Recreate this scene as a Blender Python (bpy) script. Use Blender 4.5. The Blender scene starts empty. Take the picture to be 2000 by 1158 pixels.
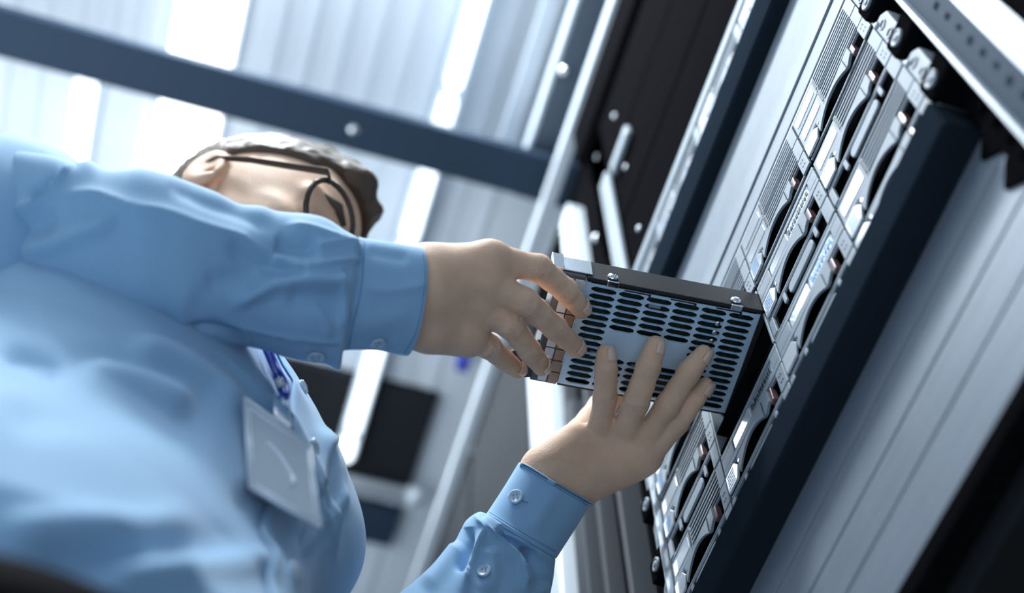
import bpy, math, random
import numpy as np
from mathutils import Vector, Matrix
random.seed(7); np.random.seed(7)
S = bpy.context.scene
C = S.collection
CZ = 0.55            # the lens stands 0.55 m above the floor; coordinates below are measured from it
FPX = 2570.0
RM = np.array([[0.95778019, 0.24323912, 0.15327047],
               [-0.28716561, 0.83514017, 0.46912344],
               [-0.01389315, -0.49333115, 0.86973063]])   # lens axes (right, down, forward) in world x, y, z
# ---------------------------------------------------------------- camera
cam = bpy.data.cameras.new('camera'); camo = bpy.data.objects.new('camera', cam); C.objects.link(camo)
cam.sensor_width = 36.0; cam.lens = 36.0 * FPX / 2000.0
U_, _, Vt_ = np.linalg.svd(RM); RM = U_ @ Vt_
mw = Matrix([[RM[0, 0], -RM[0, 1], -RM[0, 2], 0], [RM[1, 0], -RM[1, 1], -RM[1, 2], 0], [RM[2, 0], -RM[2, 1], -RM[2, 2], CZ], [0, 0, 0, 1]])
camo.matrix_world = mw
cam.clip_start = 0.02; cam.clip_end = 60
cam.dof.use_dof = True; cam.dof.focus_distance = 1.0; cam.dof.aperture_fstop = 2.8
S.camera = camo
# ---------------------------------------------------------------- world, exposure
w = bpy.data.worlds.new('world'); S.world = w; w.use_nodes = True
bg = w.node_tree.nodes['Background']; bg.inputs[0].default_value = (0.50, 0.66, 0.85, 1); bg.inputs[1].default_value = 0.52
S.view_settings.view_transform = 'Standard'; S.view_settings.look = 'None'
S.view_settings.exposure = 0.0; S.view_settings.gamma = 1.0; S.view_settings.use_curve_mapping = False
def area(name, loc, target, sx, sy, power, col):
    l = bpy.data.lights.new(name, 'AREA'); l.shape = 'RECTANGLE'; l.size = sx; l.size_y = sy; l.energy = power; l.color = col
    o = bpy.data.objects.new(name, l); C.objects.link(o)
    o.location = (loc[0], loc[1], loc[2] + CZ)
    d = Vector((target[0] - loc[0], target[1] - loc[1], target[2] - loc[2]))
    o.rotation_euler = d.to_track_quat('-Z', 'Y').to_euler(); return o
CEIL = 2.2
area('ceiling_panel_lamp', (-0.266, 0.15, CEIL - 0.045), (-0.266, 0.15, 0), 0.105, 1.25, 17, (0.88, 0.95, 1.0))
area('key_ceiling_lamp', (-.34, .10, CEIL - .05), (.34, .45, .8), .20, .26, 34, (0.90, 0.96, 1.0))
area('tube_row_lamp', (0.172, 0.55, CEIL - 0.075), (0.172, 0.55, 0), 0.03, 2.3, 9, (0.80, 0.92, 1.0))
area('ceiling_fill', (-1.3, .9, 1.35), (-.9, .9, 3), 1.2, 2.2, 23, (0.86, 0.94, 1.0))  # added fill out of view, aimed up to brighten the ceiling; no fixture
area('aisle_lamp_rear', (-0.85, -0.9, CEIL - 0.045), (0.1, 0.4, 0.7), 0.3, 1.2, 11, (0.86, 0.94, 1.0))

# ---------------------------------------------------------------- helpers
def ray(x, y): return RM @ np.array([x - 1000.0, y - 579.0, FPX])
def onX(x, y, X): r = ray(x, y); return r * X / r[0]
def onZ(x, y, Z): r = ray(x, y); return r * Z / r[2]
def onY(x, y, Y): r = ray(x, y); return r * Y / r[1]
def dep(x, y, d): return ray(x, y) * d / FPX
def proj(P):
    c = np.asarray(P) @ RM; return np.stack([1000 + FPX * c[..., 0] / c[..., 2], 579 + FPX * c[..., 1] / c[..., 2]], -1)
def nrm(v): v = np.array(v, float); return v / np.linalg.norm(v)
MATS = {}
def mat(name, col, rough=0.5, metal=0.0, bump=0.0, bscale=200, spec=0.5, emis=None, estr=0.0, sss=0.0, var=0.0, vscale=20, alpha=1.0, trans=0.0, ior=1.45, sheen=0.0, coat=0.0, stretch=None, sssr=(1, .35, .2)):
    m = bpy.data.materials.new(name); m.use_nodes = True; nt = m.node_tree; N = nt.nodes; L = nt.links
    b = N['Principled BSDF']; b.inputs['Base Color'].default_value = (*col, 1)
    b.inputs['Roughness'].default_value = rough; b.inputs['Metallic'].default_value = metal
    b.inputs['Specular IOR Level'].default_value = spec; b.inputs['IOR'].default_value = ior
    if trans: b.inputs['Transmission Weight'].default_value = trans
    if alpha < 1: b.inputs['Alpha'].default_value = alpha
    if sheen: b.inputs['Sheen Weight'].default_value = sheen
    if coat: b.inputs['Coat Weight'].default_value = coat; b.inputs['Coat Roughness'].default_value = 0.12
    if sss:
        b.inputs['Subsurface Weight'].default_value = sss; b.inputs['Subsurface Radius'].default_value = sssr; b.inputs['Subsurface Scale'].default_value = 0.006
    if emis: b.inputs['Emission Color'].default_value = (*emis, 1); b.inputs['Emission Strength'].default_value = estr
    if var or bump:
        tc = N.new('ShaderNodeTexCoord'); src = tc.outputs['Object']
        if stretch:
            mp = N.new('ShaderNodeMapping'); mp.inputs['Scale'].default_value = stretch; L.new(src, mp.inputs['Vector']); src = mp.outputs['Vector']
    if var:
        n = N.new('ShaderNodeTexNoise'); n.inputs['Scale'].default_value = vscale; n.inputs['Detail'].default_value = 4; L.new(src, n.inputs['Vector'])
        r = N.new('ShaderNodeValToRGB'); r.color_ramp.elements[0].position = .35; r.color_ramp.elements[1].position = .65
        r.color_ramp.elements[0].color = (*[c * (1 - var) for c in col], 1); r.color_ramp.elements[1].color = (*[min(1, c * (1 + var)) for c in col], 1)
        L.new(n.outputs['Fac'], r.inputs['Fac']); L.new(r.outputs['Color'], b.inputs['Base Color'])
    if bump:
        n2 = N.new('ShaderNodeTexNoise'); n2.inputs['Scale'].default_value = bscale; n2.inputs['Detail'].default_value = 3; L.new(src, n2.inputs['Vector'])
        bp = N.new('ShaderNodeBump'); bp.inputs['Strength'].default_value = bump; bp.inputs['Distance'].default_value = 0.002
        L.new(n2.outputs['Fac'], bp.inputs['Height']); L.new(bp.outputs['Normal'], b.inputs['Normal'])
    MATS[name] = m; return m
M_silver = mat('silver_plastic', (0.25, 0.295, 0.34), 0.5, 0.05, spec=.35, bump=.05, bscale=900, var=.03, vscale=60)
M_silver2 = mat('brushed_silver', (0.24, 0.28, 0.32), 0.5, 0.15, bump=.12, bscale=300, stretch=(1, 1, 12))
M_panel = mat('grey_blank_steel', (0.27, 0.31, 0.36), 0.45, 0.3, bump=.15, bscale=260, stretch=(1, 1, 8), var=.05, vscale=12)
M_black = mat('black_steel', (0.006, 0.006, 0.0068), 1.0, 0.0, spec=0, ior=1.0)
M_bay = mat('bay_black', (0.006, 0.006, 0.007), 1.0, 0.0, spec=0, ior=1.0)
M_navy = mat('navy_rail', (0.014, 0.021, 0.030), 0.9, 0.0, spec=0, ior=1.02)
M_slate = mat('slate_post', (0.040, 0.065, 0.095), 0.7, 0.0, spec=.1)
M_white = mat('white_trim', (0.62, 0.68, 0.74), 0.35, 0.1)
M_chrome = mat('chrome', (0.78, 0.8, 0.83), 0.12, 1.0)
M_steel = mat('satin_steel', (0.55, 0.59, 0.64), 0.3, 0.9, bump=.05, bscale=400)
M_label = mat('glossy_label', (0.70, 0.75, 0.80), 0.12, 0.3, coat=.6)
M_blue_ink = mat('blue_ink', (0.20, 0.38, 0.62), 0.3)
M_pink = mat('maroon_latch', (0.13, 0.07, 0.08), 0.35, coat=.4)
M_dark = mat('dark_ink', (0.02, 0.022, 0.026), 0.5)

class MB:
    def __init__(s): s.v = []; s.f = []; s.m = []; s.cur = 0
    def add(s, vs, fs):
        b = len(s.v); s.v += [tuple(map(float, p)) for p in vs]; s.f += [tuple(i + b for i in f) for f in fs]; s.m += [s.cur] * len(fs); return s
    def box(s, x0, x1, y0, y1, z0, z1):
        vs = [(x, y, z) for x in (x0, x1) for y in (y0, y1) for z in (z0, z1)]
        return s.add(vs, [(0, 1, 3, 2), (4, 6, 7, 5), (0, 4, 5, 1), (2, 3, 7, 6), (0, 2, 6, 4), (1, 5, 7, 3)])
    def prism(s, poly, x0, x1, axis=0):          # polygon in the two other axes, extruded along axis
        n = len(poly); vs = []
        for x in (x0, x1):
            for p in poly:
                q = [p[0], p[1]]; q.insert(axis, x); vs.append(q)
        fs = [tuple(range(n)), tuple(range(2 * n - 1, n - 1, -1))] + [(i, i + n, (i + 1) % n + n, (i + 1) % n) for i in range(n)]
        return s.add(vs, fs)
    def tube(s, pts, r, n=10, cap=True, flat=None):
        pts = [np.array(p, float) for p in pts]; R = r if hasattr(r, '__len__') else [r] * len(pts)
        vs = []; t0 = None
        up = np.array([0, 0, 1.0])
        for i, p in enumerate(pts):
            t = nrm(pts[min(i + 1, len(pts) - 1)] - pts[max(i - 1, 0)])
            if t0 is None:
                a = np.cross(t, up)
                if np.linalg.norm(a) < .1: a = np.cross(t, np.array([1.0, 0, 0]))
                a = nrm(a)
            else: a = nrm(a - t * a.dot(t))
            t0 = t; b = np.cross(t, a)
            for k in range(n):
                th = 2 * math.pi * k / n; vs.append(p + R[i] * (a * math.cos(th) + b * math.sin(th) * (flat or 1)))
        fs = []
        for i in range(len(pts) - 1):
            for k in range(n): fs.append((i * n + k, i * n + (k + 1) % n, (i + 1) * n + (k + 1) % n, (i + 1) * n + k))
        if cap: fs.append(tuple(range(n - 1, -1, -1))); fs.append(tuple(range((len(pts) - 1) * n, len(pts) * n)))
        return s.add(vs, fs)
    def disc(s, c, ax, r, h, n=20):               # short cylinder from c along ax
        c = np.array(c, float); ax = nrm(ax); return s.tube([c, c + ax * h], r, n)
    def lathe(s, c, ax, prof, n=24):              # profile list of (radius, height)
        c = np.array(c, float); ax = nrm(ax); a = nrm(np.cross(ax, [0.3, 0.9, 0.2])); b = np.cross(ax, a); vs = []
        for r, h in prof:
            for k in range(n):
                th = 2 * math.pi * k / n; vs.append(c + ax * h + r * (a * math.cos(th) + b * math.sin(th)))
        fs = []
        for i in range(len(prof) - 1):
            for k in range(n): fs.append((i * n + k, i * n + (k + 1) % n, (i + 1) * n + (k + 1) % n, (i + 1) * n + k))
        fs.append(tuple(range(n - 1, -1, -1))); fs.append(tuple(range((len(prof) - 1) * n, len(prof) * n)))
        return s.add(vs, fs)
    def xf(s, fn): s.v = [tuple(map(float, fn(np.array(p)))) for p in s.v]; return s
    def build(s, name, m, parent=None, bevel=0.0, smooth=False, base=None, autos=None, segs=2):
        me = bpy.data.meshes.new(name)
        V_ = np.array(s.v, float); V_[:, 2] += CZ
        if parent is not None: org = WL[parent.name]
        else:
            org = np.array([(V_[:, 0].min() + V_[:, 0].max()) / 2, (V_[:, 1].min() + V_[:, 1].max()) / 2, V_[:, 2].min()]) if base is None else np.array(base, float) + [0, 0, CZ]
        me.from_pydata([tuple(p) for p in (V_ - org)], [], s.f)
        ms = m if isinstance(m, (list, tuple)) else [m]
        for q in ms: me.materials.append(q)
        if len(ms) > 1: me.polygons.foreach_set('material_index', s.m)
        me.validate(); me.update()
        import bmesh
        bm = bmesh.new(); bm.from_mesh(me); bmesh.ops.recalc_face_normals(bm, faces=bm.faces); bm.to_mesh(me); bm.free()
        o = bpy.data.objects.new(name, me); C.objects.link(o)
        if parent is not None: o.parent = parent; WL[o.name] = org
        else: o.location = org; WL[o.name] = org
        if smooth:
            me.polygons.foreach_set('use_smooth', [True] * len(me.polygons))
        if bevel:
            b = o.modifiers.new('bevel', 'BEVEL'); b.width = bevel; b.segments = segs; b.limit_method = 'ANGLE'; b.angle_limit = math.radians(40)
            b.harden_normals = False
            me.polygons.foreach_set('use_smooth', [True] * len(me.polygons))
            wn = o.modifiers.new('wn', 'WEIGHTED_NORMAL')
        return o
WL = {}
def tag(o, label=None, cat=None, group=None, kind=None):
    if label: o['label'] = label
    if cat: o['category'] = cat
    if group: o['group'] = group
    if kind: o['kind'] = kind
    return o
def thing(name, loc, label, cat, group=None, kind=None):
    o = bpy.data.objects.new(name, None); C.objects.link(o); o.empty_display_size = .03
    org = np.array(loc, float) + [0, 0, CZ]; o.location = org; WL[o.name] = org
    return tag(o, label, cat, group, kind)
def copy_tree(o, parent=None):
    c = o.copy(); C.objects.link(c)
    if parent is not None: c.parent = parent; c.matrix_parent_inverse = o.matrix_parent_inverse.copy()
    for ch in [k for k in CH.get(o.name, [])]: copy_tree(ch, c)
    return c
CH = {}
def rounded(y0, y1, z0, z1, r, n=5):
    out = []
    for cy, cz, a0 in ((y1 - r, z1 - r, 0), (y0 + r, z1 - r, 90), (y0 + r, z0 + r, 180), (y1 - r, z0 + r, 270)):
        for k in range(n + 1):
            a = math.radians(a0 + 90 * k / n); out.append((cy + r * math.cos(a), cz + r * math.sin(a)))
    return out
def cr(pts, n):                                   # Catmull-Rom through control rows
    P = np.array(pts, float); m = len(P); out = []
    for t in np.linspace(0, m - 1, n):
        i = min(int(t), m - 2); u = t - i
        p0 = P[max(i - 1, 0)]; p1 = P[i]; p2 = P[i + 1]; p3 = P[min(i + 2, m - 1)]
        out.append(.5 * ((2 * p1) + (-p0 + p2) * u + (2 * p0 - 5 * p1 + 4 * p2 - p3) * u * u + (-p0 + 3 * p1 - 3 * p2 + p3) * u ** 3))
    return np.array(out)

# ================================================================ the room
M_ceil = mat('ceiling_tile', (0.74, 0.80, 0.86), 0.6)
M_floor = mat('raised_floor', (0.78, 0.82, 0.86), 0.35, var=.03, vscale=4)
M_wall = mat('room_wall', (0.45, 0.50, 0.56), 0.7)
M_beam = mat('beam_paint', (0.030, 0.050, 0.080), 0.7, spec=.1)
M_lamp = mat('lamp_tube', (1, 1, 1), .4, emis=(0.80, 0.91, 1.0), estr=2.2)
M_lampw = mat('lamp_panel', (1, 1, 1), .4, emis=(0.95, 0.98, 1.0), estr=4.0)
X0, X1, Y0, Y1 = -3.2, 1.5, -3.0, 5.0
tag(MB().box(X0, X1, Y0, Y1, -CZ - .05, -CZ).build('floor', M_floor), kind='structure')
cb = MB().box(X0, X1, Y0, Y1, CEIL, CEIL + .06)
tag(cb.build('ceiling', M_ceil), kind='structure')
tag(MB().box(X1 - .04, X1, Y0, Y1, -CZ, CEIL).build('wall_right', M_wall), kind='structure')
tag(MB().box(X0, X1 - .04, Y1 - .05, Y1, -CZ, CEIL).build('wall_back', M_wall), kind='structure')
# long ceiling strips (corrugated panel joints)
jm = MB()
for k, xj in enumerate(np.arange(-1.2, .32, .055)):
    jm.box(xj, xj + .012, -1.0, 3.6, CEIL - .004, CEIL)
tag(jm.build('trim_1', M_ceil), kind='structure')
# cross beams
def beam(y0, y1, z0, x0=-1.6, x1=.40, m=M_beam, z1=None):
    n = MB().box(x0, x1, y0, y1, z0, z1 or CEIL); return n.build('ceiling_beam', m, bevel=.004)
b1 = beam(.806, .886, 1.99, z1=2.012)
for xr in (-1.5, -.85): MB().tube([(xr, .846, 2.005), (xr, .846, CEIL)], .006, 8).build('hanger', M_beam, b1); tag(b1, 'long navy ceiling beam crossing above the head of the man', 'beam')
b2 = beam(1.435, 1.672, 2.178, x1=.31, m=mat('duct_dark', (.022, .024, .028), .7, spec=.1)); tag(b2, 'wide dark ceiling duct beyond the raised forearm', 'duct')
b3 = beam(1.735, 1.83, 2.17, x1=.31); tag(b3, 'far navy ceiling beam behind the white pipe', 'beam')
pb = MB().tube([(-.4, 1.660, 2.14), (.325, 1.660, 2.14)], .015, 14); pb.lathe((.325, 1.660, 2.14), (1, 0, 0), [(.019, -.02), (.021, 0), (.016, .012), (.005, .017)])
tag(pb.build('ceiling_pipe', M_white, smooth=True), 'white pipe with rounded end running across the ceiling', 'pipe')
db = MB()
dots = [(690, 255, 1.99)]
dn = 0
for px, py, z in dots:
    p = onZ(px, py, z); s_ = MB().lathe(p + np.array([0, 0, .003]), (0, 0, -1), [(.010, 0), (.010, .004), (.004, .007)])
    o = s_.build('beam_bolt', M_chrome, b1, smooth=True)
# ceiling lights
def lightbar(x, w, segs, z, lab, mt, h=.02, name='ceiling_light'):
    y0 = segs[0][0]; y1 = segs[-1][1]
    t = thing(name, (x, (y0 + y1) / 2, z - h), lab, 'ceiling light')
    MB().box(x - w / 2 - .006, x + w / 2 + .006, y0, y1, z - h * .25, CEIL).build('housing', M_white, t)
    for a, b in segs:
        MB().prism(rounded(x - w / 2, x + w / 2, a, b, w * .45), z - h, z - h * .3, axis=2).build('diffuser', mt, t)
    return t
lightbar(.162, .030, [(.20, .793), (.806, 1.1)], CEIL - .04, 'near stretch of the thin row of tube lights running along the rack', M_lamp, .02)
lightbar(.162, .030, [(1.106, 1.543), (1.557, 1.615)], CEIL - .04, 'far stretch of the thin row of tube lights beyond the navy beam', M_lamp, .02)
lightbar(-.266, .105, [(-.5, 1.5)], CEIL - .01, 'wide bright light panel running over the navy beam behind the head', M_lampw, .02)
lightbar(-.448, .035, [(.94, 1.6)], CEIL - .01, 'narrow tube light above the raised shoulder', M_lamp, .015)
lightbar(-.85, .30, [(-1.5, -.3)], CEIL - .01, 'wide light panel over the aisle behind the camera', M_lampw, .02)
# side tray over the rack row
tr = thing('cable_tray', (.30, .7, CEIL - .12), 'grey cable tray hanging beside the top edge of the racks', 'cable tray')
MB().box(.305, .395, .2, .905, 2.03, 2.05).build('tray_floor', mat('tray_grey', (.10, .13, .17), .45, .3), tr, bevel=.002)
MB().box(.300, .306, .2, .905, 2.03, 2.075).build('tray_side', M_white, tr)
p = onZ(1103, 140, 2.028); MB().lathe(p + np.array([0, 0, .004]), (0, 0, -1), [(.010, 0), (.010, .006), (.003, .011)]).build('screw', M_chrome, tr, smooth=True)
wl = MB().prism(rounded(.262, .292, .52, .93, .013), CEIL - .09, CEIL - .055, axis=2)
tag(wl.build('ceiling_light', M_white), 'short pale light strip beside the grey cable tray', 'ceiling light')

# ================================================================ the near rack
FX = .34
YA, YB = .2035, .646
PW = (YB - YA) / 4
rk = thing('server_rack', (.75, .43, -CZ), 'black server rack on the right that the man is working at', 'server rack')
MB().box(.362, 1.25, .118, .138, -CZ + .02, 1.90).build('side_panel', M_black, rk)
MB().box(.375, 1.25, .7, .715, -CZ + .02, 1.90).build('side_panel', M_black, rk)
MB().box(.345, 1.25, .118, .72, 1.88, 1.917).build('top_panel', M_black, rk)
MB().box(.34, .40, .118, .72, 1.78, 1.90).build('top_frame', M_black, rk, bevel=.004)
MB().box(.345, 1.25, .118, .72, -CZ, -CZ + .08).build('base_frame', M_black, rk, bevel=.004)
# near mounting post: bright edge, slate face with unit marks, white outer flange
po = MB().box(.336, .372, .148, .1715, -CZ + .05, 1.78).build('mounting_post', M_slate, rk)
MB().box(.331, .370, .1700, .1728, -CZ + .05, 1.78).build('post_edge', M_white, po)
MB().box(.334, .345, .1290, .1480, -CZ + .05, 1.78).build('post_flange', M_white, po)
um = MB()
for k, z in enumerate(np.arange(.42, 1.3, .02225)):
    for dz_ in (0, .0045): um.box(.3356, .3362, .1555, .1590 + .0008 * (k % 3), z + dz_, z + dz_ + .0016)
um.build('unit_marks', M_navy, po)
MB().box(.330, .36, .10, .1290, -CZ + .03, 1.9).build('door_edge', M_black, rk, bevel=.003)
# square-hole strip behind the ears
hs = MB().box(.352, .372, .173, .197, -CZ + .05, 1.78)
for z in np.arange(.44, 1.3, .0226): hs.box(.349, .3525, .180, .190, z, z + .009)
hs.build('hole_strip', M_black, rk)
MB().box(.352, .372, .650, .700, -CZ + .05, 1.78).build('mounting_post', M_black, rk)
cl = None
for z in np.arange(.98, 1.75, .18): MB().lathe((.352, .668, z), (-1, 0, 0), [(.0045, 0), (.0045, .003), (.002, .005)]).build('cage_screw', M_chrome, rk)
# blank black panels in the top of the rack
for k, (z0, z1) in enumerate(((1.262, 1.43), (1.436, 1.60), (1.606, 1.775))):
    t = MB().box(.352, .366, .176, .70, z0, z1).build('blank_panel', M_black, bevel=.002)
    tag(t, ['black blank panel directly above the blurred upper shelf', 'middle black blank panel in the top of the rack', 'topmost black blank panel under the rack roof'][k], 'blank panel', 'black blank panels in the top of the rack')
    for yy in (.30, .60):
        MB().lathe((.352, yy, (z0 + z1) / 2), (-1, 0, 0), [(.004, 0), (.004, .002), (.002, .0035)]).build('screw', M_steel, t, smooth=True)
# bright bracket at the far post
bk = MB().box(.340, .349, .634, .660, 1.20, 1.575); bk.box(.340, .349, .560, .6225, 1.535, 1.56); 
tag(bk.build('rack_bracket', M_silver2, bevel=.003), 'bright angled bracket on the far side of the rack above the upper shelf', 'bracket')
# grooved blank panels under the chassis
GZ = [.5452, .5955, .6336, .6740, .712]
for k in range(4):
    z0, z1 = GZ[k], GZ[k + 1]
    g = MB().box(.356, .366, .1985, .648, z0 + .0006, z1 - .0008)
    t = g.build('blank_panel', M_panel, bevel=.0011)
    tag(t, ['grey blank panel at the bottom of the four under the shelf', 'grey blank panel, second from the bottom of the four under the shelf', 'grey blank panel, third from the bottom of the four under the shelf', 'grey blank panel directly under the navy rail of the shelf'][k], 'blank panel', 'grey blank panels under the shelf')
    # rounded clip that fastens the panel at the post
    cz_ = (z0 + z1) / 2 - .002
    MB().prism([(.1985, cz_ - .016), (.212, cz_), (.1985, cz_ + .016), (.1975, cz_)], .3535, .362).build('clip', M_black, t, bevel=.001)
# dark equipment below the panels, its underside seen from below
ls = thing('rack_server', (.6, .42, .44), 'dark server low in the rack under the grey blank panels', 'server')
MB().box(.352, 1.1, .178, .668, .532, .5445).build('lip', M_bay, ls)
MB().box(.37, 1.1, .178, .668, .515, .532).build('underside', mat('dark_grey_sheet', (.018, .018, .02), .5, bump=.1, bscale=300), ls)
rb = MB()
for y in np.arange(.24, .64, .052):
    rb.prism(rounded(.395, .50, y, y + .012, .005), .5125, .5155, axis=2)
rb.build('rib', M_black, ls, bevel=.0008)
MB().box(.60, 1.1, .178, .668, .30, .32).build('shelf', M_black, ls)

# ---- storage chassis
ch = thing('storage_shelf', (.60, .425, .70), 'large silver drive shelf filling the middle of the rack', 'storage shelf')
MB().box(.3640, .95, YA + .002, YB - .002, .742, 1.10).build('body', M_bay, ch)
MB().box(.331, .372, YA - .003, YB + .003, .7065, .7425).build('bottom_rail', M_navy, ch, bevel=.003)
MB().box(.325, .372, YA - .02, YB + .02, 1.106, 1.159).build('top_rail', M_navy, ch, bevel=.004)
sp = MB().box(.340, .372, YA - .001, YB + .001, .9775, 1.0000); sp.box(.3385, .372, YA - .001, YB + .001, 1.0014, 1.040); sp.box(.340, .372, YA - .001, YB + .001, 1.0408, 1.106)
sp.build('top_bezel', M_silver, ch, bevel=.0012)
for z in (.9755,): MB().box(.341, .372, YA, YB, z - .0010, z + .0015).build('bezel_lip', M_white, ch)
# end cheeks
MB().box(.3395, .372, YA - .0026, YA - .0008, .7425, 1.105).build('cheek', M_panel, ch)
MB().box(.334, .372, YB + .0008, YB + .0026, .7425, 1.105).build('cheek', M_steel, ch)
# row dividers
for z in (.8205, .8995):
    pass
M_grey_screw = mat('screw_grey', (.10, .115, .13), .35, .4)
def ear(ys, zc, far=False):
    sg = -1 if not far else 1
    y0 = ys + sg * .001; yt = ys + sg * .017
    z0, z1 = zc - .0215, zc + .0215
    e = MB().prism([(y0, z0), (y0, z1), (y0 + sg * .010, z1), (yt, z1 - .008), (yt, z0 + .002), (y0 + sg * .012, z0)], .338, .372)
    eo = e.build('ear', M_silver2, ch, bevel=.0016)
    for zz in (zc - .010, zc + .008):
        MB().lathe((.3385, (y0 + yt) / 2 - sg * .001, zz), (-1, 0, 0), [(.0042, 0), (.0042, .001), (.0030, .0012), (.0026, -.002)]).build('screw', M_grey_screw, eo, smooth=True)
    MB().lathe((.338, y0 + sg * .003, z1 - .004), (-1, 0, 0), [(.0028, 0), (.0028, .001), (.001, .002)]).build('lamp_dot', M_label, eo, smooth=True)
    k = MB().prism(rounded(min(y0, y0 + sg * .026), max(y0, y0 + sg * .026), zc - .0480, zc - .0225, .004), .334, .372).build('lock', M_black, eo, bevel=.0015)
    MB().lathe((.3335, y0 + sg * .0115, zc - .0370), (-1, 0, 0), [(.0062, -.002), (.0062, .0012), (.0050, .0016), (.0045, .0010), (.0024, .0010), (.0022, .0018), (.0008, .0018)], 28).build('lock_ring', M_silver2, k, smooth=True)
for zc in (.7915, .869, .9475):
    ear(YA, zc); ear(YB, zc, True)

# ---- drive modules: bands from the bottom: 'd' dotted header with handle, 'p' plain header with bar, 'v' vents, 's' strip with glossy label, 'g' gap
H = .0255
def band(t, kind, y, z, h, L, var=0):
    f = M_silver
    b = MB()                                      # frame pieces of this band, front at FX
    x0, x1 = FX, FX + .0028
    y1 = y + L - .0012; y = y + .0006
    if kind in 'dp':
        b.box(x0, x1, y, y + .0115, z + .0006, z + h - .0006)
        b.box(x0 + .001, x1, y, y1, z + .0006, z + .0030)           # lower thin rail
        b.box(x0 + .0006, x1, y, y1, z + h - .0022, z + h - .0006)  # upper thin rail
        bez = b.build('bezel', f, t, bevel=.0005)
        MB().box(x0 + .010, x0 + .024, y, y1, z, z + h).build('bay', M_bay, t)
    if kind == 'd':
        dm = MB()
        for q in range(2):
            for r_ in range(2): dm.disc((x0 + .0001, y + .0045 + .0028 * r_ + .0006 * q, z + .0085 + .0075 * q), (-1, 0, 0), .00095, .0003, 8)
        dm.build('header_dots', M_dark, t)
        MB().prism([(y + .0215, z + .008), (y + .0215, z + h - .003), (y + .0265, z + h - .003), (y + .0265, z + .007)], x0 - .0005, x0 + .005).build('latch', M_pink, t, bevel=.0008)
        up = []; lo = []
        for k in range(26):
            u = k / 25; yy = y + .0255 + u * (L - .0255 - .0245)
            zt = z + h - .0026
            if u < .12: zl = z + .0060 + .004 * (1 - (u / .12))
            elif u < .18: zl = z + .0050
            else: zl = z + .0048 + (h * .52) * max(0.0, math.sin(math.pi * (u - .18) / .82)) ** .8
            up.append((yy, zt)); lo.append((yy, min(zl, zt - .002)))
        hb = MB()
        for k in range(25):
            hb.prism([lo[k], lo[k + 1], up[k + 1], up[k]], x0 - .0020 + .0015 * (k / 25), x0 + .0004 + .0005 * (k / 25))
        hb.build('handle', f, t)
        MB().box(x0 - .0026, x0 - .0018, y + .0255 + .0095, y + .0255 + .0100, z + .006, z + h - .004).build('handle_joint', M_dark, t)
        # tag at the far end
        ye = y1
        MB().prism([(ye - .0225, z + h * .55), (ye - .0170, z + h - .003), (ye - .0012, z + h - .003), (ye - .0012, z + .0035), (ye - .0175, z + .0035)], x0 - .0012, x0 + .001).build('tag', M_label, t, bevel=.0006)
        if var % 2:
            ti = MB()
            for q in range(5): ti.box(x0 - .0014, x0 - .0011, ye - .015, ye - .004, z + .006 + q * .003, z + .0072 + q * .003)
            ti.build('tag_print', M_blue_ink, t)
        MB().disc((x0 - .0002, ye - .0245, z + .016), (-1, 0, 0), .0013, .0008, 12).build('pin', M_chrome, t)
    if kind == 'p':
        MB().prism(rounded(y + .031, y + .073, z + .0055, z + .0170, .004), x0 - .001, x0 + .0014).build('bar', f, t, bevel=.0008)
        for yy in (y + .0235, y + .0800):
            MB().prism(rounded(yy, yy + .0040, z + .010, z + .0225, .0015), x0, x0 + .002).build('nub', f, t, bevel=.0005)
        MB().box(x0 + .0002, x1, y1 - .006, y1, z + .003, z + h - .002).build('end_plate', f, t, bevel=.0005)
    if kind == 'v':
        yv0, yv1 = y + .0100, y + .068
        b.box(x0, x1, y, yv0, z, z + h - .001); b.box(x0, x1, yv1, yv1 + .0035, z, z + h - .001); b.box(x0 + .0006, x1, yv1 + .0035, y1, z, z + h - .001)
        n = 5
        for k in range(n + 1):
            zz = z + (h - .001) * k / n; b.box(x0, x0 + .0007, yv0, yv1, zz - (.0011 if k else 0), zz + (.0011 if k < n else 0))
        b.build('vent_grille', f, t, bevel=.0003)
        MB().box(x0 + .008, x0 + .020, y, y1, z, z + h - .001).build('vent_back', M_bay, t)
        MB().box(x0 - .0004, x0 + .002, yv1 + .0005, yv1 + .0028, z + .003, z + h - .004).build('seam', M_dark, t)
        if var != 9: MB().prism(rounded(yv1 + .0065, y1 - .003, z + .006, z + h - .0055, .002), x0 + .0001, x0 + .002).build('label', M_label, t, bevel=.0003)
    if kind == 's':
        b.box(x0, x1, y, y1, z, z + .0060); b.box(x0, x1, y, y1, z + h - .006, z + h - .001); b.box(x0, x1, y, y + .012, z + .006, z + h - .006)
        b.box(x0, x1, y + .088, y1, z + .006, z + h - .006); b.box(x0 + .0012, x1, y + .012, y + .088, z + .005, z + h - .005)
        b.build('strip', f, t, bevel=.0005)
        MB().prism(rounded(y + .014, y + .052, z + .0068, z + h - .0072, .001), x0 + .0005, x0 + .002).build('film_label', mat('film_label', (.42, .52, .62), .15, .6, bump=.6, bscale=300) if 'film_label' not in MATS else MATS['film_label'], t)
        MB().prism(rounded(y + .055, y + .086, z + .0068, z + h - .0072, .001), x0 + .0002, x0 + .002).build('label', M_label, t, bevel=.0003)
        tx = MB(); yy = y + .016
        rr = random.Random(var)
        while yy < y + .050:
            wd = rr.uniform(.0012, .0032)
            tx.box(x0 + .0001, x0 + .0006, yy, yy + wd, z + .0095, z + .0095 + rr.uniform(.003, .0055)); yy += wd + .0012
        tx.build('label_print', M_blue_ink if var % 2 else M_dark, t)
tiers = [.7435, .8213, .8995]
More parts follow.
